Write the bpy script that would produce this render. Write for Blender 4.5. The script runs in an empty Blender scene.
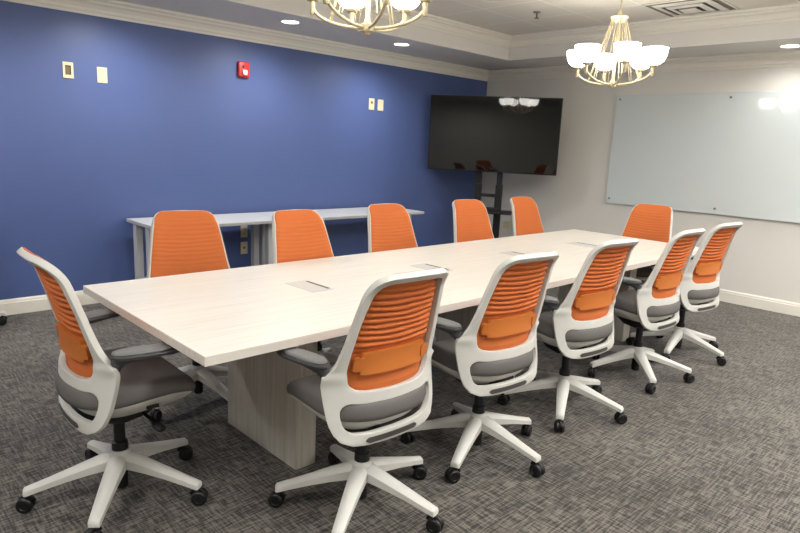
import bpy, bmesh, math, random
from mathutils import Vector, Matrix
from math import pi, sin, cos, radians as RAD

random.seed(7)
S = bpy.context.scene
C = S.collection

# ------------------------------------------------------------------ materials
def new_mat(name):
    m = bpy.data.materials.new(name); m.use_nodes = True
    nt = m.node_tree
    return m, nt, nt.nodes['Principled BSDF']

def lin(r, g, b):
    f = lambda c: (c / 255 / 12.92) if c <= 10.3 else ((c / 255 + .055) / 1.055) ** 2.4
    return (f(r), f(g), f(b), 1)

def mat(name, rgb, rough=.5, spec=.5, metal=0, var=.06, scale=40, bump=0, coat=0, stretch=(1, 1, 1)):
    m, nt, b = new_mat(name)
    N, L = nt.nodes, nt.links
    tc = N.new('ShaderNodeTexCoord'); mp = N.new('ShaderNodeMapping'); mp.inputs['Scale'].default_value = stretch
    nz = N.new('ShaderNodeTexNoise'); nz.inputs['Scale'].default_value = scale; nz.inputs['Detail'].default_value = 3
    L.new(tc.outputs['Object'], mp.inputs[0]); L.new(mp.outputs[0], nz.inputs['Vector'])
    mx = N.new('ShaderNodeMix'); mx.data_type = 'RGBA'
    c = lin(*rgb)
    mx.inputs[6].default_value = tuple(v * (1 - var) for v in c[:3]) + (1,)
    mx.inputs[7].default_value = tuple(min(1, v * (1 + var)) for v in c[:3]) + (1,)
    L.new(nz.outputs[0], mx.inputs[0]); L.new(mx.outputs[2], b.inputs['Base Color'])
    b.inputs['Roughness'].default_value = rough
    b.inputs['Specular IOR Level'].default_value = spec
    b.inputs['Metallic'].default_value = metal
    b.inputs['Coat Weight'].default_value = coat
    if bump:
        bp = N.new('ShaderNodeBump'); bp.inputs['Strength'].default_value = bump; bp.inputs['Distance'].default_value = .004
        L.new(nz.outputs[0], bp.inputs['Height']); L.new(bp.outputs[0], b.inputs['Normal'])
    return m

def emit_mat(name, rgb, strength):
    m, nt, b = new_mat(name)
    b.inputs['Base Color'].default_value = rgb + (1,)
    b.inputs['Emission Color'].default_value = rgb + (1,)
    b.inputs['Emission Strength'].default_value = strength
    b.inputs['Roughness'].default_value = .3
    return m

def laminate(name, light, dark, along):
    m, nt, b = new_mat(name)
    N, L = nt.nodes, nt.links
    tc = N.new('ShaderNodeTexCoord'); mp = N.new('ShaderNodeMapping')
    mp.inputs['Scale'].default_value = {'x': (.9, 22, 22), 'z': (30, 30, .8)}[along]
    L.new(tc.outputs['Object'], mp.inputs[0])
    nz = N.new('ShaderNodeTexNoise'); nz.inputs['Scale'].default_value = 2.2; nz.inputs['Detail'].default_value = 6; nz.inputs['Roughness'].default_value = .65
    L.new(mp.outputs[0], nz.inputs['Vector'])
    cr = N.new('ShaderNodeValToRGB')
    cr.color_ramp.elements[0].position = .3; cr.color_ramp.elements[0].color = lin(*dark)
    cr.color_ramp.elements[1].position = .62; cr.color_ramp.elements[1].color = lin(*light)
    L.new(nz.outputs[0], cr.inputs[0]); L.new(cr.outputs[0], b.inputs['Base Color'])
    b.inputs['Roughness'].default_value = .38
    b.inputs['Specular IOR Level'].default_value = .45
    bp = N.new('ShaderNodeBump'); bp.inputs['Strength'].default_value = .06; bp.inputs['Distance'].default_value = .002
    L.new(nz.outputs[0], bp.inputs['Height']); L.new(bp.outputs[0], b.inputs['Normal'])
    return m

def carpet_mat():
    m, nt, b = new_mat('carpet tile')
    N, L = nt.nodes, nt.links
    tc = N.new('ShaderNodeTexCoord')
    def streak(scale, seed):
        mp = N.new('ShaderNodeMapping'); mp.inputs['Scale'].default_value = scale; mp.inputs['Location'].default_value = (seed, seed * 1.7, 0)
        L.new(tc.outputs['Object'], mp.inputs[0])
        nz = N.new('ShaderNodeTexNoise'); nz.inputs['Scale'].default_value = 1; nz.inputs['Detail'].default_value = 2.5; nz.inputs['Roughness'].default_value = .6
        L.new(mp.outputs[0], nz.inputs['Vector'])
        cr = N.new('ShaderNodeValToRGB'); cr.color_ramp.elements[0].position = .36; cr.color_ramp.elements[1].position = .80
        L.new(nz.outputs[0], cr.inputs[0]); return cr.outputs[0]
    a = streak((11, 110, 1), 3); c = streak((110, 11, 1), 11)
    mxx = N.new('ShaderNodeMath'); mxx.operation = 'ADD'
    L.new(a, mxx.inputs[0]); L.new(c, mxx.inputs[1])
    big = streak((2.2, 2.2, 1), 5)
    mul = N.new('ShaderNodeMath'); mul.operation = 'MULTIPLY_ADD'; mul.inputs[1].default_value = .35; 
    L.new(big, mul.inputs[0]); mul.inputs[2].default_value = .65
    m2 = N.new('ShaderNodeMath'); m2.operation = 'MULTIPLY'; L.new(mxx.outputs[0], m2.inputs[0]); L.new(mul.outputs[0], m2.inputs[1])
    fine = N.new('ShaderNodeTexNoise'); fine.inputs['Scale'].default_value = 260; L.new(tc.outputs['Object'], fine.inputs['Vector'])
    m3 = N.new('ShaderNodeMath'); m3.operation = 'MULTIPLY_ADD'; L.new(fine.outputs[0], m3.inputs[0]); m3.inputs[1].default_value = .4; L.new(m2.outputs[0], m3.inputs[2])
    cr = N.new('ShaderNodeValToRGB'); e = cr.color_ramp.elements
    e[0].position = .1; e[0].color = lin(*CARPET[0]); e[1].position = 1.05; e[1].color = lin(*CARPET[2])
    k = e.new(.5); k.color = lin(*CARPET[1])
    L.new(m3.outputs[0], cr.inputs[0]); L.new(cr.outputs[0], b.inputs['Base Color'])
    b.inputs['Roughness'].default_value = .85; b.inputs['Specular IOR Level'].default_value = .25
    b.inputs['Sheen Weight'].default_value = .15
    bp = N.new('ShaderNodeBump'); bp.inputs['Strength'].default_value = .5; bp.inputs['Distance'].default_value = .004
    L.new(m3.outputs[0], bp.inputs['Height']); L.new(bp.outputs[0], b.inputs['Normal'])
    return m

def ceiling_tile_mat():
    m, nt, b = new_mat('acoustic tile')
    N, L = nt.nodes, nt.links
    tc = N.new('ShaderNodeTexCoord')
    mp = N.new('ShaderNodeMapping'); mp.inputs['Location'].default_value = (-(3.84 - .61 * 20), -(2.09 - .61 * 20), 0)
    L.new(tc.outputs['Object'], mp.inputs[0])
    br = N.new('ShaderNodeTexBrick'); br.offset = 0; br.squash = 1
    br.inputs['Scale'].default_value = 1; br.inputs['Brick Width'].default_value = .61; br.inputs['Row Height'].default_value = .61
    br.inputs['Mortar Size'].default_value = .010; br.inputs['Mortar Smooth'].default_value = .1
    br.inputs['Color1'].default_value = lin(226, 220, 210); br.inputs['Color2'].default_value = lin(224, 218, 208); br.inputs['Mortar'].default_value = lin(240, 236, 228)
    L.new(mp.outputs[0], br.inputs['Vector'])
    nz = N.new('ShaderNodeTexNoise'); nz.inputs['Scale'].default_value = 180; L.new(tc.outputs['Object'], nz.inputs['Vector'])
    mx = N.new('ShaderNodeMix'); mx.data_type = 'RGBA'; mx.blend_type = 'MULTIPLY'; mx.inputs[0].default_value = .15
    L.new(br.outputs[0], mx.inputs[6]); L.new(nz.outputs[1], mx.inputs[7]); L.new(mx.outputs[2], b.inputs['Base Color'])
    b.inputs['Roughness'].default_value = .95
    bp = N.new('ShaderNodeBump'); bp.inputs['Strength'].default_value = .4; bp.inputs['Distance'].default_value = .006
    L.new(br.outputs['Fac'], bp.inputs['Height']); L.new(bp.outputs[0], b.inputs['Normal'])
    return m

CARPET = ((12, 12, 12), (46, 44, 42), (112, 106, 98))
M = {
    'blue': mat('blue wall paint', (74, 91, 140), .42, .45, var=.04, scale=3, bump=0),
    'grey_wall': mat('pale grey wall paint', (216, 213, 206), .55, .35, var=.02, scale=3),
    'cream': mat('cream trim paint', (224, 220, 210), .4, .4, var=.02, scale=8),
    'soffit': mat('soffit paint', (214, 211, 206), .6, .3, var=.02, scale=5),
    'carpet': carpet_mat(), 'tile': ceiling_tile_mat(),
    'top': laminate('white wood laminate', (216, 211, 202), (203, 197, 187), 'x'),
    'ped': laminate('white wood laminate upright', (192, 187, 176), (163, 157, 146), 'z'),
    'white': mat('off white plastic', (194, 193, 187), .42, .4, var=.02, scale=20),
    'shell': mat('white seat shell plastic', (192, 190, 184), .45, .4, var=.02, scale=20),
    'orange': mat('orange knit', (188, 102, 54), .8, .2, var=.12, scale=500),
    'band': mat('orange lumbar plastic', (184, 105, 44), .6, .3, var=.04, scale=60),
    'seat': mat('grey seat fabric', (98, 95, 93), .75, .3, var=.12, scale=450, bump=.1),
    'dark': mat('dark grey plastic', (62, 62, 64), .5, .4, var=.05, scale=60),
    'pad': mat('grey arm pad', (106, 106, 106), .6, .35, var=.05, scale=80),
    'black': mat('black plastic', (18, 18, 19), .45, .4, var=.1, scale=60),
    'strip': mat('dark trim plastic', (70, 68, 66), .5, .4, var=.05, scale=60),
    'desk': mat('white desk melamine', (178, 180, 182), .4, .4, var=.02, scale=20),
    'metal_white': mat('white painted steel', (186, 188, 192), .4, .4, var=.02, scale=20),
    'nickel': mat('brushed cream nickel', (170, 158, 128), .4, .5, metal=.3, var=.05, scale=60),
    'plate': mat('ivory wall plate', (214, 202, 168), .4, .4, var=.02, scale=20),
    'hole': mat('dark plate recess', (110, 96, 70), .6, .3, var=.1, scale=60),
    'slot': mat('outlet slots', (50, 45, 38), .6, .3, var=.1, scale=60),
    'red': mat('red alarm plastic', (190, 36, 36), .4, .5, var=.05, scale=30),
    'lens': mat('clear strobe lens', (235, 230, 228), .1, .6, var=.03, scale=30),
    'board': mat('white back painted glass', (204, 211, 211), .006, .35, var=.01, scale=3, coat=0),
    'steel': mat('brushed steel', (120, 122, 124), .3, .5, metal=.9, var=.1, scale=90),
    'screen': mat('black screen glass', (6, 6, 7), .03, .5, var=.1, scale=3),
    'bezel': mat('black gloss bezel', (12, 12, 13), .25, .5, var=.1, scale=30),
    'flap': mat('brushed aluminium flap', (188, 186, 182), .4, .5, metal=.0, var=.03, scale=60, stretch=(1, 30, 1)),
    'vent': mat('white vent paint', (214, 210, 202), .5, .4, var=.03, scale=30),
    'vent_dark': mat('dark duct interior', (132, 124, 113), .8, .2, var=.1, scale=30),
    'door': mat('dark brown door veneer', (84, 58, 42), .4, .4, var=.15, scale=6, stretch=(12, 12, 1)),
    'shade': emit_mat('frosted lit glass', (1, .97, .90), 5.5),
    'panel': emit_mat('lit fill panel diffuser', (1, .985, .95), 10),  # glow of the added ceiling fill panels
    'led': emit_mat('lit downlight lens', (1, .97, .92), 5),
}

# ------------------------------------------------------------------ mesh helpers
def link(name, bm, material, parent=None, loc=(0, 0, 0), rz=0, smooth=False, mats=None):
    bmesh.ops.recalc_face_normals(bm, faces=bm.faces)
    me = bpy.data.meshes.new(name); bm.to_mesh(me); bm.free()
    for k in (mats or [material]): me.materials.append(k)
    if smooth:
        for p in me.polygons: p.use_smooth = True
    o = bpy.data.objects.new(name, me); C.objects.link(o)
    o.location = loc; o.rotation_euler = (0, 0, rz)
    if parent: o.parent = parent
    return o

def autosmooth(o, deg=35):
    me = o.data
    b = bmesh.new(); b.from_mesh(me)
    for e in b.edges:
        e.smooth = not (len(e.link_faces) == 2 and e.calc_face_angle(0) > RAD(deg))
    for f in b.faces: f.smooth = True
    b.to_mesh(me); b.free()
    return o

def bake(o):
    dg = bpy.context.evaluated_depsgraph_get(); dg.update()
    me = bpy.data.meshes.new_from_object(o.evaluated_get(dg))
    o.modifiers.clear(); old = o.data; o.data = me; me.name = old.name
    return o

def empty(name, label, cat, loc=(0, 0, 0), rz=0, group=None):
    o = bpy.data.objects.new(name, None); C.objects.link(o)
    o.empty_display_size = .1
    o.location = loc; o.rotation_euler = (0, 0, rz)
    return tag(o, label, cat, group)

def tag(o, label=None, cat=None, group=None, kind=None):
    if label: o['label'] = label
    if cat: o['category'] = cat
    if group: o['group'] = group
    if kind: o['kind'] = kind
    return o

def box(bm, x0, x1, y0, y1, z0, z1, bev=0, seg=2, mi=0):
    r = bmesh.ops.create_cube(bm, size=1, matrix=Matrix.Translation(((x0 + x1) / 2, (y0 + y1) / 2, (z0 + z1) / 2)) @ Matrix.Diagonal((x1 - x0, y1 - y0, z1 - z0, 1)))
    vs = r['verts']
    fs = set(f for v in vs for f in v.link_faces)
    for f in fs: f.material_index = mi
    if bev:
        es = list(set(e for v in vs for e in v.link_edges))
        bmesh.ops.bevel(bm, geom=es, offset=bev, segments=seg, affect='EDGES', profile=.5)

def ring_tube(bm, rings, close_ends=True):
    R = [[bm.verts.new(p) for p in r] for r in rings]
    n = len(R[0])
    for a, b in zip(R, R[1:]):
        for i in range(n):
            bm.faces.new((a[i], a[(i + 1) % n], b[(i + 1) % n], b[i]))
    if close_ends:
        bm.faces.new(R[0][::-1]); bm.faces.new(R[-1])
    return R

def lathe(bm, prof, n=24, cx=0, cy=0, z0=0):
    rings = [[(cx + r * cos(2 * pi * i / n), cy + r * sin(2 * pi * i / n), z0 + z) for i in range(n)] for r, z in prof]
    ring_tube(bm, rings)

def sweep(bm, pts, ra, rb=None, n=10, up=(0, 0, 1)):
    """tube along pts; ra = half size sideways, rb = half size along the up-ish axis (numbers or lists)"""
    P = [Vector(p) for p in pts]; k = len(P)
    rb = ra if rb is None else rb
    A = ra if isinstance(ra, (list, tuple)) else [ra] * k
    B = rb if isinstance(rb, (list, tuple)) else [rb] * k
    rings = []
    for i in range(k):
        t = (P[min(i + 1, k - 1)] - P[max(i - 1, 0)]).normalized()
        u = Vector(up)
        s = t.cross(u)
        if s.length < 1e-4: s = t.cross(Vector((0, 1, 0)))
        s.normalize(); w = s.cross(t)
        rings.append([tuple(P[i] + s * (A[i] * cos(2 * pi * j / n)) + w * (B[i] * sin(2 * pi * j / n))) for j in range(n)])
    ring_tube(bm, rings)

def cyl_between(bm, a, b, r, n=12):
    a, b = Vector(a), Vector(b); t = (b - a).normalized()
    s = t.cross(Vector((0, 0, 1)) if abs(t.z) < .9 else Vector((0, 1, 0))).normalized(); w = s.cross(t)
    ring_tube(bm, [[tuple(p + s * r * cos(2 * pi * j / n) + w * r * sin(2 * pi * j / n)) for j in range(n)] for p in (a, b)])

def interp(tbl, z):
    """smooth (Catmull-Rom style) interpolation in a table sorted by key"""
    if z <= tbl[0][0]: return tbl[0][1]
    if z >= tbl[-1][0]: return tbl[-1][1]
    for i in range(len(tbl) - 1):
        if tbl[i][0] <= z <= tbl[i + 1][0]:
            x0, y0 = tbl[i]; x1, y1 = tbl[i + 1]; h = x1 - x0
            def sl(j):
                a = tbl[max(j - 1, 0)]; b = tbl[min(j + 1, len(tbl) - 1)]
                return (b[1] - a[1]) / (b[0] - a[0])
            t = (z - x0) / h; m0, m1 = sl(i) * h, sl(i + 1) * h
            return (2*t**3 - 3*t*t + 1) * y0 + (t**3 - 2*t*t + t) * m0 + (-2*t**3 + 3*t*t) * y1 + (t**3 - t*t) * m1

def resample(pts, n):
    """n+1 points along a polyline"""
    P = [Vector(p) for p in pts]
    d = [0]
    for a, b in zip(P, P[1:]): d.append(d[-1] + (b - a).length)
    out = []
    for k in range(n + 1):
        s = d[-1] * k / n
        for i in range(len(P) - 1):
            if s <= d[i + 1] + 1e-9:
                t = 0 if d[i + 1] == d[i] else (s - d[i]) / (d[i + 1] - d[i])
                out.append(P[i].lerp(P[i + 1], t)); break
    return out

# ------------------------------------------------------------------ room shell
YB, XW, XL, YF = 3.642, 5.91, -3.2, -3.6      # blue wall, white wall, and the two walls behind the camera
ZS, ZT = 2.464, 2.717                         # soffit and tray ceiling
SX, SY, SXL, SYF = 5.177, 2.766, -2.4, -2.75  # tray opening
def solid(name, material, *b, mats=None):
    bm = bmesh.new(); box(bm, *b)
    return tag(link(name, bm, material), kind='structure')
solid('floor', M['carpet'], XL, XW, YF, YB, -.05, 0)
solid('wall_back', M['blue'], XL, XW, YB, YB + .1, 0, ZS)
solid('wall_right', M['grey_wall'], XW, XW + .1, YF, YB + .1, 0, ZS)
solid('wall_left', M['grey_wall'], XL - .1, XL, YF, YB + .1, 0, ZS)
solid('wall_front', M['grey_wall'], XL - .1, XW + .1, YF - .1, YF, 0, ZS)
solid('ceiling', M['tile'], XL, XW, YF, YB, ZT, ZT + .06)
# soffit ring around the tray
bm = bmesh.new()
box(bm, XL, XW, SY, YB, ZS, ZT); box(bm, XL, XW, YF, SYF, ZS, ZT)
box(bm, SX, XW, SYF, SY, ZS, ZT); box(bm, XL, SXL, SYF, SY, ZS, ZT)
tag(link('ceiling_soffit', bm, M['soffit']), kind='structure')

def moulding(name, prof, x0, x1, y0, y1, inward=1, m='cream'):
    """profile (offset from wall, z) swept round a rectangle with mitred corners; one object per side"""
    c = [(x0, y0), (x1, y0), (x1, y1), (x0, y1)]
    sides = {'front': (0, 1), 'right': (1, 2), 'back': (2, 3), 'left': (3, 0)}
    for s, (i, j) in sides.items():
        bm = bmesh.new(); rings = []
        for (x, y) in (c[i], c[j]):
            sx = 1 if x == x0 else -1; sy = 1 if y == y0 else -1
            rings.append([(x + sx * o, y + sy * o, z) for o, z in prof])
        ring_tube(bm, rings)
        tag(link(name % s, bm, M[m]), kind='structure')
crown = lambda z0, z1, d: [(0, z0), (.012, z0), (.014, z0 + .16*(z1-z0)), (.022, z0 + .2*(z1-z0)), (.026, z0 + .38*(z1-z0)), (.04, z0 + .56*(z1-z0)), (.062, z0 + .68*(z1-z0)), (.066, z0 + .78*(z1-z0)), (d - .004, z0 + .86*(z1-z0)), (d, z1), (0, z1)]
moulding('trim_crown_%s', crown(2.335, ZS, .09), XL, XW, YF, YB)
moulding('trim_tray_%s', crown(2.603, ZT, .09), SXL, SX, SYF, SY)
base = [(0, 0), (.016, 0), (.016, .095), (.012, .1), (.012, .112), (.006, .125), (0, .125)]
moulding('baseboard_%s', base, XL, XW, YF, YB)

# door in the wall behind the camera (seen only as a reflection)
d = empty('door_1', 'brown door in the wall behind the camera', 'door', (1.9, YF, 0)); d['kind'] = 'structure'; del d['category']
bm = bmesh.new(); box(bm, -.45, .45, .002, .045, .005, 2.1, .003); link('door_leaf', bm, M['door'], d)
bm = bmesh.new(); box(bm, -.55, -.45, .001, .06, 0, 2.2, .004); box(bm, .45, .55, .001, .06, 0, 2.2, .004); box(bm, -.45, .45, .001, .06, 2.1, 2.2, .004); link('door_frame', bm, M['cream'], d)
bm = bmesh.new(); cyl_between(bm, (.36, .045, 1.0), (.36, .1, 1.0), .012); cyl_between(bm, (.36, .095, 1.0), (.25, .095, 1.0), .01); link('door_handle', bm, M['steel'], d)

# ------------------------------------------------------------------ conference table
TL, TW, TH = 4.321, 1.206, .74
t = empty('conference_table', 'long white wood grain conference table with chairs all around', 'table')
bm = bmesh.new(); box(bm, 0, TL, 0, TW, TH - .036, TH, .0025, 2); link('tabletop', bm, M['top'], t)
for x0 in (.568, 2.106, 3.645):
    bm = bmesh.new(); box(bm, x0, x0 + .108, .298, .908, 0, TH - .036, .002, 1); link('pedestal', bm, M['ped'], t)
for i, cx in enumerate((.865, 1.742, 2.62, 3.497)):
    bm = bmesh.new(); box(bm, cx - .063, cx + .063, .515, .75, TH - .004, TH + .0012, .0008, 1)
    p = link('power_flap', bm, M['flap'], t)
    bm = bmesh.new(); box(bm, cx + .046, cx + .060, .54, .725, TH + .0002, TH + .0022); link('cable_slot', bm, M['black'], p)

# ------------------------------------------------------------------ office chair
W_OUT = [(.35, .15), (.372, .18), (.395, .218), (.425, .240), (.46, .252), (.52, .258), (.58, .262), (.632, .266), (.652, .243), (.69, .226), (.75, .214), (.82, .203), (.88, .194), (.94, .184), (.98, .175), (1.02, .165)]
Y_E = [(.35, -.165), (.38, -.152), (.42, -.126), (.5, -.100), (.6, -.080), (.63, -.088), (.68, -.118), (.75, -.145), (.82, -.166), (.9, -.192), (.95, -.21), (.985, -.236), (1.02, -.272)]
Y_C = [(.35, -.168), (.42, -.176), (.5, -.180), (.6, -.172), (.7, -.166), (.8, -.188), (.9, -.218), (.95, -.237), (.985, -.259), (1.02, -.288)]
def back_pt(x, z, off=0):
    w = interp(W_OUT, z); yc = interp(Y_C, z); ye = interp(Y_E, z)
    k = min(abs(x) / w, 1.0)
    dy = (ye - yc) * 2.3 * k ** 1.3 / w * (1 if x >= 0 else -1)          # slope of the wrap, for the normal
    n = Vector((-dy, 1, 0)).normalized()
    return Vector((x, yc + (ye - yc) * k ** 2.3, z)) + n * off

OUT_TOP = [(0, 1.018), (.115, 1.016), (.145, 1.010), (.163, .996), (.173, .975)]
OUT_SIDE = [(.173, .975), (.184, .94), (.194, .88), (.203, .82), (.214, .75), (.226, .69), (.233, .670), (.241, .654), (.252, .642), (.267, .634)]
OUT_WING = [(.267, .634), (.265, .60), (.262, .556)]
OUT_LOW = [(.262, .556), (.258, .5), (.252, .46), (.24, .425), (.218, .395), (.18, .378), (.12, .371), (0, .368)]
MID = [(.262, .556), (0, .552)]
H1_TOP = [(0, .996), (.108, .994), (.132, .988), (.147, .973), (.154, .95)]
H1_SIDE = [(.154, .95), (.169, .88), (.178, .82), (.187, .74), (.192, .67), (.191, .64)]
H1_WING = [(.191, .64), (.188, .615), (.179, .594), (.158, .580)]
H1_BOT = [(.158, .580), (.12, .574), (0, .571)]
H2_TOP = [(0, .530), (.15, .532), (.178, .535)]
H2_SIDE = [(.178, .535), (.202, .529), (.213, .512), (.215, .49), (.208, .455), (.194, .432), (.172, .421)]
H2_BOT = [(.172, .421), (.12, .416), (0, .414)]

def frame_mesh():
    bm = bmesh.new(); cache = {}
    def V(x, z):
        k = (round(x, 5), round(z, 5))
        if k not in cache: cache[k] = bm.verts.new(back_pt(x, z))
        return cache[k]
    def band(outer, inner, n, rad=4):
        o, i_ = resample([(x, z, 0) for x, z in outer], n), resample([(x, z, 0) for x, z in inner], n)
        for s in (1, -1):
            g = [[V(s * a.lerp(b, r / rad).x, a.lerp(b, r / rad).y) for r in range(rad + 1)] for a, b in zip(o, i_)]
            for p, q in zip(g, g[1:]):
                for r in range(rad):
                    try: bm.faces.new((p[r], q[r], q[r + 1], p[r + 1]))
                    except ValueError: pass
    band(OUT_TOP, H1_TOP, 10); band(OUT_SIDE, H1_SIDE, 24); band(OUT_WING, H1_WING, 8); band(MID, H1_BOT, 12)
    band(MID[::-1], H2_TOP, 12); band(OUT_LOW[:5], H2_SIDE, 10); band(OUT_LOW[4:], H2_BOT, 10)
    bmesh.ops.remove_doubles(bm, verts=bm.verts, dist=1e-4)
    bmesh.ops.recalc_face_normals(bm, faces=bm.faces)
    return bm

def orange_mesh():
    bm = bmesh.new(); nx = 26
    z0, z1 = .566, 1.022
    rows = 150
    F, B = [], []
    for i in range(rows + 1):
        z = z0 + (z1 - z0) * i / rows
        w = interp(W_OUT, z) - .006
        if z < .70: w = min(w, .222 - .05 * max(0, (.70 - z) / .14) ** 1.2)
        if z > .965: 
            t = min(1, (z - .965) / .057); w = min(w, .172 - .056 * (1 - math.sqrt(max(0, 1 - t * t))))
        if z < .60: 
            t = (.60 - z) / .034; w -= .05 * (1 - math.sqrt(max(0, 1 - min(1, t) ** 2)))
        f, b = [], []
        for j in range(nx + 1):
            u = -1 + 2 * j / nx; x = u * w
            hw = max(.02, interp([(.56, .15), (.60, .182), (.66, .190), (.74, .185), (.88, .167), (.95, .152), (.99, .12)], z))
            mask = max(0, min(1, (hw - abs(x)) / .02)) * max(0, min(1, (z - .575) / .015)) * max(0, min(1, (.993 - z) / .010))
            zz = z + .012 * (1 - (x / .18) ** 2) + .0015 * sin(x * 31 + z * 60)
            am = max(0, min(1, (z - .715) / .03))
            wv = abs(sin(pi * zz / .0232 + .25 * sin(zz * 37)))
            ridge = am * wv ** .55 * .016
            f.append(bm.verts.new(back_pt(x, z, .0235 + am * .0020 * (wv - .5) * (1 if z < .99 else 0) - .008 * abs(u) ** 14)))
            b.append(bm.verts.new(back_pt(x, z, .0145 - mask * (.004 + ridge))))
        F.append(f); B.append(b)
    for i in range(rows):
        for j in range(nx):
            bm.faces.new((F[i][j], F[i][j + 1], F[i + 1][j + 1], F[i + 1][j]))
            bm.faces.new((B[i][j], B[i + 1][j], B[i + 1][j + 1], B[i][j + 1]))
        for j in (0, nx):
            bm.faces.new((F[i][j], F[i + 1][j], B[i + 1][j], B[i][j]))
    for i in (0, rows):
        for j in range(nx):
            bm.faces.new((F[i][j], F[i][j + 1], B[i][j + 1], B[i][j]))
    return bm

def back_slab(x0, x1, z0, z1, o0, o1, n=16, rad=.012):
    """curved rounded slab following the back"""
    bm = bmesh.new(); G = []
    m = 5
    for i in range(n + 1):
        x = x0 + (x1 - x0) * i / n
        e = min(x - x0, x1 - x); c = 0 if e >= rad else rad - math.sqrt(max(0, rad * rad - (rad - e) ** 2))
        col = []
        for o in (o0, o1):
            col.append([bm.verts.new(back_pt(x, z0 + c + (z1 - z0 - 2 * c) * k / m, o)) for k in range(m + 1)])
        G.append(col)
    for a, b in zip(G, G[1:]):
        for k in range(m):
            bm.faces.new((a[0][k], b[0][k], b[0][k + 1], a[0][k + 1])); bm.faces.new((a[1][k], a[1][k + 1], b[1][k + 1], b[1][k]))
        for k in (0, m): bm.faces.new((a[0][k], a[1][k], b[1][k], b[0][k]))
    for g in (G[0], G[-1]):
        for k in range(m): bm.faces.new((g[0][k], g[0][k + 1], g[1][k + 1], g[1][k]))
    return bm

def plan_slab(layers, hw, y0, y1, zfun=None, n=56, pf=5.5, pr=2.6, cap=6, taper=.0):
    """stack of superellipse outlines: layers = (inset, z)"""
    bm = bmesh.new(); cy, hl = (y0 + y1) / 2, (y1 - y0) / 2
    def ring(ins, z, k=1):
        r = []
        for i in range(n):
            a = 2 * pi * i / n
            pw = pf if sin(a) > 0 else pr
            cx_, sy_ = abs(cos(a)) ** (2 / pw) * (1 if cos(a) >= 0 else -1), abs(sin(a)) ** (2 / pw) * (1 if sin(a) >= 0 else -1)
            x = (hw - ins) * cx_ * k * (1 + taper * sy_); y = cy + (hl - ins) * sy_ * k
            r.append((x, y, z + (zfun(x, y, z) if zfun else 0)))
        return r
    rings = [ring(*layers[0], k) for k in [i / cap for i in range(1, cap)]] + [ring(*l) for l in layers] + [ring(*layers[-1], k) for k in [i / cap for i in range(cap - 1, 0, -1)]]
    ring_tube(bm, rings)
    return bm

RB, HUBZ = .325, .198
def leg_profile_base():
    bm = bmesh.new()
    lathe(bm, [(.020, .112), (.040, .118), (.050, .145), (.047, .180), (.038, HUBZ - .004), (.034, HUBZ), (.02, HUBZ)], 30)
    for k in range(5):
        a = 2 * pi * k / 5; R = Matrix.Rotation(a, 3, 'Z'); rings = []
        for r, zt, h, wt, wb in ((.02, .192, .062, .030, .034), (.06, .184, .056, .030, .034), (.12, .166, .046, .026, .031), (.2, .141, .036, .021, .027), (.28, .117, .031, .018, .023), (.322, .105, .030, .017, .021), (.337, .101, .030, .016, .020), (.342, .094, .02, .012, .015)):
            pts = [(r, -wb, zt - h), (r, -wb * 1.0, zt - h * .35), (r, -wt * .62, zt - .003), (r, 0, zt), (r, wt * .62, zt - .003), (r, wb * 1.0, zt - h * .35), (r, wb, zt - h)]
            rings.append([tuple(R @ Vector(p)) for p in pts])
        ring_tube(bm, rings)
    return bm

def caster_hood():
    bm = bmesh.new()
    cyl_between(bm, (0, 0, .045), (0, 0, .074), .011)
    sweep(bm, [(-.022 + .0, 0, .045), (-.012, 0, .060), (.005, 0, .066), (.022, 0, .060), (.034, 0, .044), (.038, 0, .030)], .006, .007, 8)
    return bm
def caster_wheel(s):
    bm = bmesh.new(); n = 24; rings = []
    for r, y in ((.012, .004), (.026, .004), (.030, .007), (.031, .013), (.030, .019), (.026, .023), (.016, .024), (.014, .021)):
        rings.append([(.012 + r * cos(2 * pi * i / n), s * y, .031 + r * sin(2 * pi * i / n)) for i in range(n)])
    ring_tube(bm, rings); return bm

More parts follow.
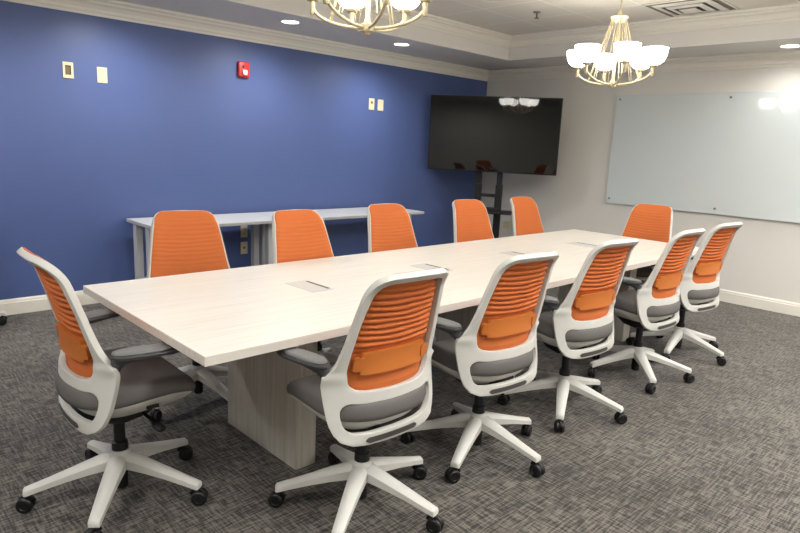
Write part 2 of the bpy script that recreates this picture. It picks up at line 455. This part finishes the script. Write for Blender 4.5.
def make_chair():
    root = empty('office_chair', 'x', 'chair', group='orange and white office chairs')
    # back frame, with solidify + subdivision baked in
    fr = link('back_frame', frame_mesh(), M['white'], root, smooth=True)
    s = fr.modifiers.new('s', 'SOLIDIFY'); s.thickness = .024; s.offset = 0; s.use_even_offset = False
    q = fr.modifiers.new('q', 'BEVEL'); q.width = .0055; q.segments = 2; q.limit_method = 'ANGLE'; q.angle_limit = RAD(50)
    bake(fr); autosmooth(fr, 50)
    tr = link('bottom_trim', back_slab(-.125, .115, .379, .400, -.0155, -.009, 20, .007), M['strip'], fr, smooth=False)
    autosmooth(tr)
    bk = link('backrest', orange_mesh(), M['orange'], root); autosmooth(bk, 60)
    lb = link('lumbar_band', back_slab(-.150, .150, .638, .720, -.011, .008, 80, .016), M['band'], root); autosmooth(lb)
    for sg in (-1, 1):
        x0, x1 = sorted((sg * .132, sg * .174))
        autosmooth(link('strap_tab', back_slab(x0, x1, .654, .704, -.015, .006, 24, .01), M['band'], lb))
    # seat
    zf = lambda x, y, z: (.024 * max(0, min(1, (y + .12) / .3)) if z < .5 else 0) - .040 * max(0, (y - .06) / .185) ** 2 + .010 * (abs(x) / .24) ** 2.5 + .006 * max(0, (-y - .1) / .1)
    st = link('seat', plan_slab([(.02, .454), (.004, .460), (0, .478), (.003, .516), (.014, .530), (.035, .537)], .248, -.203, .245, zf, cap=8), M['seat'], root, smooth=True)
    zp = lambda x, y, z: .024 * max(0, min(1, (y + .12) / .3)) - .038 * max(0, (y - .06) / .185) ** 2 + .010 * (abs(x) / .24) ** 2.5
    pn = link('seat_pan', plan_slab([(.10, .392), (.07, .398), (.034, .424), (.014, .448), (.012, .461), (.02, .465)], .250, -.19, .245, zp, cap=4), M['shell'], root, smooth=True)
    bm = bmesh.new(); box(bm, .210, .226, .03, .075, .436, .450, .003); link('adjustment_button', bm, M['black'], pn)
    # mechanism
    bm = bmesh.new()
    rings = []
    for y, hw, zb, zt in ((-.168, .03, .385, .41), (-.15, .06, .375, .425), (-.09, .085, .352, .425), (0, .09, .335, .425), (.08, .085, .345, .425), (.14, .07, .375, .42), (.16, .05, .392, .415)):
        rings.append([(-hw, y, zb + .01), (-hw * .8, y, zb), (hw * .8, y, zb), (hw, y, zb + .01), (hw, y, zt), (-hw, y, zt)])
    ring_tube(bm, rings); mc = link('tilt_mechanism', bm, M['black'], root); autosmooth(mc)
    for sg in (1,):
        bm = bmesh.new()
        sweep(bm, [(sg * .07, .05, .385), (sg * .15, .06, .372), (sg * .19, .065, .362)], .007, .007, 8)
        sweep(bm, [(sg * .185, .065, .365), (sg * .205, .072, .357), (sg * .232, .08, .347), (sg * .238, .082, .345)], [.012, .02, .02, .012], [.007, .011, .011, .006], 10)
        link('lever', bm, M['black'], mc, smooth=True)
    bm = bmesh.new()
    lathe(bm, [(.022, .345), (.022, .235), (.030, .232), (.031, .200), (.024, .198), (.026, .12), (.026, .036), (.02, .03)][::-1], 20)
    autosmooth(link('gas_column', bm, M['black'], root))
    # arms
    for sg in (-1, 1):
        bm = bmesh.new()
        sweep(bm, [(sg * .238, -.086, .575), (sg * .239, -.086, .622), (sg * .249, -.080, .645), (sg * .262, -.062, .659), (sg * .271, -.04, .664), (sg * .279, .03, .667), (sg * .285, .08, .669)],
              [.009, .011, .016, .019, .020, .022, .018], [.020, .024, .022, .018, .013, .010, .006], 14, up=(0, 0, 1))
        ar = link('armrest', bm, M['dark'], root, smooth=True)
        bm = plan_slab([(.012, .668), (.002, .672), (0, .680), (.003, .686)], .044, -.105, .145, n=40, pf=2.6, pr=2.6, cap=2)
        Rm = Matrix.Translation((sg * .278, .02, 0)) @ Matrix.Rotation(-sg * RAD(9), 4, 'Z') @ Matrix.Translation((0, -.02, 0))
        bmesh.ops.transform(bm, matrix=Rm, verts=bm.verts)
        link('arm_pad_base', bm, M['dark'], ar, smooth=False); autosmooth(bpy.data.objects[ar.children[-1].name])
        bm = plan_slab([(.004, .684), (.0, .689), (.002, .694), (.008, .697)], .039, -.100, .110, n=40, pf=2.4, pr=2.4, cap=3)
        bmesh.ops.transform(bm, matrix=Rm, verts=bm.verts)
        pd = link('arm_pad', bm, M['pad'], ar); autosmooth(pd, 50)
    bs = link('star_base', leg_profile_base(), M['white'], root); autosmooth(bs, 40)
    hood = caster_hood(); first = None
    for k in range(5):
        if first is None:
            h = link('caster', hood, M['black'], root, smooth=True)
            for s_ in (-1, 1):
                wv = link('wheel', caster_wheel(s_), M['black'], h); autosmooth(wv)
            first = h
        else:
            h = first.copy(); C.objects.link(h); h.parent = root
            for ch in first.children:
                c = ch.copy(); C.objects.link(c); c.parent = h
    return root

def pose(root, x, y, facing, base_ang, label):
    """facing and base_ang in world degrees"""
    root.location = (x, y, 0); root.rotation_euler = (0, 0, RAD(facing - 90))
    root['label'] = label
    rel = RAD(base_ang - (facing - 90)); k = 0
    for ch in root.children:
        n = ch.name.split('.')[0]
        if n == 'star_base': ch.rotation_euler = (0, 0, rel)
        if n == 'caster':
            a = rel + 2 * pi * k / 5; k += 1
            turn = pi if base_ang == 0 else random.uniform(-.9, .9)
            ch.location = (RB * cos(a), RB * sin(a), 0)
            ch.rotation_euler = (0, 0, a + turn)

def copy_tree(o, parent=None):
    c = o.copy(); C.objects.link(c)
    if parent: c.parent = parent
    for ch in o.children: copy_tree(ch, c)
    return c

CH = [
    (-.075, .595, -0.8, 162.8, 'orange and white office chair alone at the near left end of the table'),
    (.623, -.084, 87.7, 143.0, 'largest orange and white office chair, closest to the camera, before the near table pedestal'),
    (1.356, -.089, 84.4, 130.9, 'orange and white office chair on the near side, second from the camera along that row'),
    (2.148, -.078, 84.1, 137.4, 'orange and white office chair seen from behind, middle one of five along the near side'),
    (3.033, -.096, 87.1, 151.0, 'orange and white office chair on the near side, second from the far end'),
    (3.775, -.078, 82, 117.1, 'orange and white office chair on the near side, the one nearest the glass board'),
    (.595, 1.29, 258, 205.0, 'orange office chair facing us at the left end of the white desks'),
    (1.27, 1.10, 270, 40.0, 'orange office chair facing us before the middle legs of the white desks'),
    (2.095, 1.20, 266, 20.0, 'orange office chair facing us at the right end of the white desks'),
    (3.05, 1.25, 264, 55.0, 'orange office chair facing us just left of the screen stand'),
    (3.885, 1.28, 269, 33.0, 'orange office chair facing us just right of the screen stand'),
    (4.34, .575, 184, 10.0, 'orange office chair at the far short end of the table under the glass board'),
    (-.242, 3.37, 90, 0.0, 'white office chair foot with black caster by the blue wall at the left edge'),
]
proto = make_chair()
chairs = [proto] + [copy_tree(proto) for _ in CH[1:]]
for o, a in zip(chairs, CH): pose(o, *a)

# ------------------------------------------------------------------ two white desks along the blue wall
def desk(x0, x1, label):
    y0, y1, h = 2.985, 3.585, .72
    d = empty('side_desk', label, 'desk', ((x0 + x1) / 2, (y0 + y1) / 2, 0), group='white desks against the blue wall')
    L = (x1 - x0) / 2; D = (y1 - y0) / 2
    bm = bmesh.new(); box(bm, -L, L, -D, D, h - .028, h, .002, 1); link('desk_top', bm, M['desk'], d)
    for sx in (-1, 1):
        for sy in (-1, 1):
            bm = bmesh.new(); box(bm, sx * (L - .045) - .03, sx * (L - .045) + .03, sy * .13 + .01, sy * .13 + .07, .012, h - .028, .004, 1)
            lg = link('leg', bm, M['metal_white'], d)
            bm = bmesh.new(); lathe(bm, [(.016, 0), (.02, .003), (.02, .010), (.012, .014)], 14, sx * (L - .045), sy * .13 + .04); link('foot', bm, M['black'], lg)
    bm = bmesh.new(); box(bm, -L + .075, L - .075, D - .085, D - .055, h - .09, h - .028); link('apron', bm, M['metal_white'], d)
desk(1.075, 2.290, 'white desk against the blue wall, left one below the ivory wall outlets')
desk(2.295, 4.13, 'white desk against the blue wall, right one ending beside the screen stand')

# ------------------------------------------------------------------ screen on its stand
nrm = Vector((-1.33, -.8, 0)).normalized(); rgt = Vector((.8, -1.33, 0)).normalized()
ang = math.atan2(rgt.y, rgt.x)      # local x runs along the screen, local -y is its front
Tc = (5.10, 2.855)
tv = empty('television', 'large black flat screen angled across the corner on a black stand', 'television', (Tc[0], Tc[1], 1.612), ang)
bm = bmesh.new(); box(bm, -.775, .775, -.01, .03, -.442, .442, .004, 2); box(bm, -.55, .55, .03, .06, -.33, .25, .01, 2); link('cabinet', bm, M['bezel'], tv)
bm = bmesh.new(); box(bm, -.765, .765, -.0125, -.0095, -.425, .433); link('screen', bm, M['screen'], tv)
tv.rotation_euler = (.015, 0, ang)
sd = empty('screen_stand', 'black two post rolling stand holding up the large screen', 'stand', (Tc[0], Tc[1], 0), ang)
for sx in (-1, 1):
    x = -.02 + sx * .128
    bm = bmesh.new(); box(bm, x - .042, x + .042, .1, .16, .07, 1.02, .006); box(bm, x - .034, x + .034, .105, .15, 1.02, 1.9, .004)
    po = link('post', bm, M['black'], sd)
    bm = bmesh.new(); box(bm, x - .02, x + .02, .06, .105, 1.33, 1.85, .002); link('mounting_rail', bm, M['black'], po)
bm = bmesh.new(); box(bm, -.11, .07, .115, .145, .865, .905, .003); link('crossbar', bm, M['black'], sd)
bm = bmesh.new(); box(bm, -.11, .07, .115, .145, 1.35, 1.4, .003); link('crossbar', bm, M['black'], sd)
bm = bmesh.new(); box(bm, -.34, .30, -.12, .19, .68, .705, .006); box(bm, -.17, .13, .09, .17, .655, .735, .006); link('shelf', bm, M['black'], sd)
for sx in (-1, 1):
    x = -.02 + sx * .3
    bm = bmesh.new(); box(bm, x - .03, x + .03, -.36, .40, .07, .11, .006); lg = link('foot_bar', bm, M['black'], sd)
    for y in (-.32, .36):
        bm = bmesh.new(); cyl_between(bm, (x - .012, y, .032), (x + .012, y, .032), .032, 18); box(bm, x - .018, x + .018, y - .012, y + .012, .03, .072); link('castor', bm, M['black'], lg)
bm = bmesh.new(); box(bm, -.35, .31, .09, .17, .075, .105, .004); link('base_beam', bm, M['black'], sd)

# ------------------------------------------------------------------ glass board
gb = empty('glass_board', 'large pale glass writing board on steel standoffs on the white wall', 'board', (XW, .519, 1.5))
bm = bmesh.new(); box(bm, -.028, -.022, -1.22, 1.22, -.609, .609, .0012, 1); link('glass_panel', bm, M['board'], gb)
for y in (1.174, 0.002, -1.17):
    for z in (-.553, .562):
        bm = bmesh.new(); cyl_between(bm, (-.034, y, z), (0, y, z), .012, 16); link('standoff', bm, M['steel'], gb)

# ------------------------------------------------------------------ things on the walls
def wall_plate(name, label, cat, cx, cz, w, h, parts, group=None, on='back'):
    rz = 0 if on == 'back' else -pi / 2
    loc = (cx, YB, cz) if on == 'back' else (XW, cx, cz)
    e = empty(name, label, cat, loc, rz, group)
    bm = bmesh.new(); box(bm, -w / 2, w / 2, -.007, 0, -h / 2, h / 2, .0025, 2); link('faceplate', bm, M['plate'], e)
    for nm, m, x0, x1, z0, z1, d in parts:
        bm = bmesh.new(); box(bm, x0, x1, -.007 - d, -.004, z0, z1); link(nm, bm, M[m], e)
    return e
duplex = [('socket', 'plate', -.017, .017, .006, .036, .002), ('socket', 'plate', -.017, .017, -.036, -.006, .002)] + [('socket_slot', 'slot', s * .007 - .002, s * .007 + .002, z - .006, z + .006, .0028) for z in (.022, -.02) for s in (-1, 1)]
wall_plate('wall_plate', 'ivory wall plate with a recessed socket, leftmost on the upper blue wall', 'wall plate', .698, 1.898, .078, .122, [('recess', 'hole', -.022, .020, -.035, .036, .0008), ('recess_side_shadow', 'slot', .012, .020, -.028, .036, .0012), ('recess_top_shadow', 'slot', -.022, .020, .028, .036, .0012)])  # dark side and top strips are shade painted into the recess
wall_plate('wall_plate', 'blank ivory wall plate left of the red fire alarm', 'wall plate', .951, 1.887, .078, .122, [])
wall_plate('wall_plate', 'ivory wall plate with one small jack, left of the pair near the screen', 'wall plate', 3.852, 1.882, .080, .125, [('jack', 'hole', -.014, .014, .004, .03, .001)])
wall_plate('wall_plate', 'blank ivory wall plate, right of the pair near the screen', 'wall plate', 3.988, 1.880, .086, .125, [])
wall_plate('wall_outlet', 'ivory twin socket outlet under the white desks, upper one', 'outlet', 2.231, .528, .075, .118, duplex)
wall_plate('wall_outlet', 'ivory outlet plate under the white desks, lower one', 'outlet', 2.231, .362, .075, .122, [('jack', 'hole', -.01, .01, -.008, .012, .001)])
wall_plate('wall_outlet', 'beige blank outlet plate low on the white wall behind the screen stand', 'outlet', 3.14, .449, .098, .098, [], on='right')

fa = empty('fire_alarm', 'red fire alarm strobe with a clear lens on the blue wall', 'fire alarm', (2.222, YB, 2.072))
bm = bmesh.new(); box(bm, -.06, .06, -.035, 0, -.072, .072, .014, 3); autosmooth(link('housing', bm, M['red'], fa))
bm = bmesh.new(); box(bm, -.022, .028, -.056, -.03, -.052, .000, .012, 3); autosmooth(link('strobe_lens', bm, M['lens'], fa))
bm = bmesh.new(); box(bm, -.020, -.002, -.0365, -.034, .012, .034); link('sounder_grille', bm, M['slot'], fa)

# ------------------------------------------------------------------ ceiling things
def downlight(x, y, label, z=ZS, power=None):
    e = empty('recessed_downlight', label, 'ceiling light', (x, y, z), group='recessed downlights')
    bm = bmesh.new(); n = 32
    rings = [[(r * cos(2 * pi * i / n), r * sin(2 * pi * i / n), zz) for i in range(n)] for r, zz in ((.080, -.001), (.094, -.001), (.095, -.004), (.086, -.008), (.074, -.006))]
    R = ring_tube(bm, rings, False); autosmooth(link('trim_ring', bm, M['cream'], e))
    bm = bmesh.new(); lathe(bm, [(.004, -.009), (.05, -.008), (.075, -.005), (.076, -.001), (.004, -.001)], 32); link('lens', bm, M['led'], e, smooth=False)
    l = bpy.data.lights.new('downlight_lamp', 'SPOT'); l.energy = DOWN_W if power is None else power; l.color = (1, .98, .95)
    l.spot_size = RAD(162); l.spot_blend = .85; l.shadow_soft_size = .07
    lo = bpy.data.objects.new('downlight_lamp', l); C.objects.link(lo); lo.location = (0, 0, -.03); lo.parent = e
DOWN_W = 29
downlight(2.35, 3.04, 'lit round downlight in the soffit above the red fire alarm')
downlight(3.71, 3.04, 'lit round downlight in the soffit to the right of the near chandelier')
downlight(5.54, -.03, 'lit round downlight in the soffit over the glass board at the right edge', power=7)
for x in (.99, -.37, -1.73):
    downlight(x, 3.04, 'lit round downlight in the soffit above the blue wall, outside the picture')
for y in (-1.4, -2.6):  # unseen downlights added to brighten the right side
    downlight(5.54, y, 'added round fill downlight in the right soffit, outside the picture', power=40)
for x, p in ((-1.0, 14), (.8, 24), (2.6, 40), (4.4, 40)):  # unseen front row, added to light the chair backs
    downlight(x, -3.1, 'added round fill downlight in the unseen soffit behind the camera', power=p)

def fill_troffer(x, y, label):  # unseen fill panel, added to light chair backs and floor from the camera side
    e = empty('fill_panel_light', label, 'ceiling light', (x, y, ZT), group='added ceiling fill panels behind the camera')
    bm = bmesh.new(); c = [(-1, -1), (1, -1), (1, 1), (-1, 1)]
    ring_tube(bm, [[(a * (.305 - w_), b * (.61 - w_), z) for a, b in c] for w_, z in ((0, 0), (0, -.012), (.03, -.012), (.03, 0))], False); link('frame', bm, M['vent'], e)
    bm = bmesh.new(); box(bm, -.276, .276, -.581, .581, -.008, -.002); link('diffuser', bm, M['panel'], e)
for x, y in ((4.3, -1.7), (2.4, -1.7), (.5, -1.7), (-1.9, -.3)):
    fill_troffer(x, y, 'added rectangular fill panel in the unseen ceiling behind the camera')

def chandelier(x, y, phase, label, dz=0):
    e = empty('chandelier', label, 'chandelier', (x, y, dz), group='six light chandeliers over the table')
    bm = bmesh.new(); lathe(bm, [(.004, 1.940), (.012, 1.943), (.02, 1.953), (.034, 1.957), (.034, 1.988), (.02, 1.994), (.012, 2.02), (.0115, 2.43), (.004, 2.43)], 24); autosmooth(link('stem', bm, M['nickel'], e))
    bm = bmesh.new(); lathe(bm, [(.01, 2.42), (.03, 2.423), (.05, 2.435), (.066, 2.455), (.06, 2.461), (.02, 2.463), (.016, 2.495), (.01, 2.505)], 28); autosmooth(link('top_plate', bm, M['nickel'], e))
    bm = bmesh.new(); cyl_between(bm, (0, 0, 2.50), (0, 0, ZT - dz - .02), .006); link('hanging_rod', bm, M['nickel'], e)
    bm = bmesh.new(); lathe(bm, [(.008, ZT - dz - .035), (.03, ZT - dz - .03), (.06, ZT - dz - .01), (.062, ZT - dz), (.008, ZT - dz)], 28); autosmooth(link('canopy', bm, M['nickel'], e))
    RA = .277
    for k in range(6):
        a = RAD(phase) + k * pi / 3; R = Matrix.Rotation(a, 3, 'Z'); P = lambda r, z, s=0: tuple(R @ Vector((r, s, z)))
        bm = bmesh.new()
        sweep(bm, [P(.018 + (RA - .018) * sin(q * pi / 2 / 12) , 1.972 + .105 * (1 - cos(q * pi / 2 / 12))) for q in range(13)], .0075, .0085, 10)
        ar = link('arm', bm, M['nickel'], e, smooth=True)
        bm = bmesh.new(); lathe(bm, [(.004, 2.030), (.011, 2.031), (.0125, 2.037), (.0125, 2.092), (.026, 2.094), (.032, 2.102), (.032, 2.109), (.01, 2.111)], 20, *P(RA, 0)[:2]); autosmooth(link('candle_cup', bm, M['nickel'], ar))
        bm = bmesh.new()
        for s in (-.011, .011):
            cyl_between(bm, P(.052, 2.44, s * .7), P(.185, 2.006, s), .0036, 8)
        link('strut', bm, M['nickel'], e)
        bm = bmesh.new()
        lathe(bm, [(.006, 2.110), (.034, 2.112), (.056, 2.122), (.073, 2.140), (.084, 2.165), (.090, 2.195), (.093, 2.226), (.089, 2.226), (.084, 2.185), (.066, 2.145), (.04, 2.122), (.006, 2.118)], 32, *P(RA, 0)[:2])
        link('glass_shade', bm, M['shade'], e, smooth=True)
chandelier(1.157, .6, -53.5, 'cream metal chandelier over the near half of the table, cut off by the top edge', .018)
chandelier(3.61, .6, -77, 'six light cream metal chandelier over the far end of the table, before the glass board', -.008)

vt = empty('ceiling_vent', 'square white ceiling air diffuser above the glass board', 'vent', (4.735, .555, ZT))
bm = bmesh.new(); box(bm, -.295, .295, -.295, .295, -.004, 0); link('duct_opening', bm, M['vent_dark'], vt)
for i, (r, w, z) in enumerate(((.30, .018, -.012), (.235, .05, -.022), (.15, .045, -.030), (.07, .07, -.036))):
    bm = bmesh.new()
    c = [(-1, -1), (1, -1), (1, 1), (-1, 1)]
    if i < 3:
        rings = [[(a * rr, b * rr, zz) for a, b in c] for rr, zz in ((r, -.004 if i == 0 else z + .012), (r, z + .006), (r - w, z), (r - w, z + .003), (r - .004, z + .012))]
        ring_tube(bm, rings, False)
    else:
        box(bm, -r, r, -r, r, z, z + .004)
    link('vent_frame' if i == 0 else 'vane', bm, M['vent'], vt)
sp = empty('fire_sprinkler', 'small brass fire sprinkler hanging from the tray ceiling', 'sprinkler', (4.21, 1.754, ZT))
bm = bmesh.new(); lathe(bm, [(.006, -.008), (.032, -.008), (.036, 0), (.006, 0)], 20); autosmooth(link('escutcheon', bm, M['steel'], sp))
bm = bmesh.new(); cyl_between(bm, (0, 0, -.05), (0, 0, 0), .008); lathe(bm, [(.004, -.056), (.024, -.056), (.024, -.053), (.004, -.053)], 16); link('sprinkler_head', bm, M['hole'], sp)
sk = empty('ceiling_speaker', 'round white ceiling speaker grille at the top edge', 'speaker', (3.545, 1.74, ZT))
bm = bmesh.new(); lathe(bm, [(.004, -.008), (.1, -.008), (.112, -.006), (.118, 0), (.004, 0)], 36); link('grille', bm, M['vent'], sk)
bm = bmesh.new(); n = 36
ring_tube(bm, [[(r * cos(2 * pi * i / n), r * sin(2 * pi * i / n), z) for i in range(n)] for r, z in ((.112, -.006), (.118, -.010), (.126, -.006), (.128, 0))], False); link('rim', bm, M['cream'], sk)

# ------------------------------------------------------------------ world, camera, view
w = bpy.data.worlds.new('World'); S.world = w; w.use_nodes = True
w.node_tree.nodes['Background'].inputs[0].default_value = (.02, .02, .02, 1)
cam = bpy.data.cameras.new('Camera'); co = bpy.data.objects.new('Camera', cam); C.objects.link(co)
cam.sensor_width = 36; cam.lens = 615.18 / 800 * 36; cam.clip_start = .02
yaw, pitch, roll = RAD(45.668), RAD(11.196), RAD(2.689)
fw = Vector((cos(yaw) * cos(pitch), sin(yaw) * cos(pitch), -sin(pitch)))
rt = Vector((sin(yaw), -cos(yaw), 0)); up = rt.cross(fw)
r2 = rt * cos(roll) + up * sin(roll); u2 = -rt * sin(roll) + up * cos(roll)
mw = Matrix((r2, u2, -fw)).transposed().to_4x4(); mw.translation = (-.885, -1.7943, 1.4466)
co.matrix_world = mw
S.camera = co
S.view_settings.view_transform = 'Standard'; S.view_settings.look = 'None'
S.view_settings.gamma = 1; S.view_settings.use_curve_mapping = False
S.view_settings.exposure = 1.47
S.cycles.use_denoising = True
S.cycles.max_bounces = 8
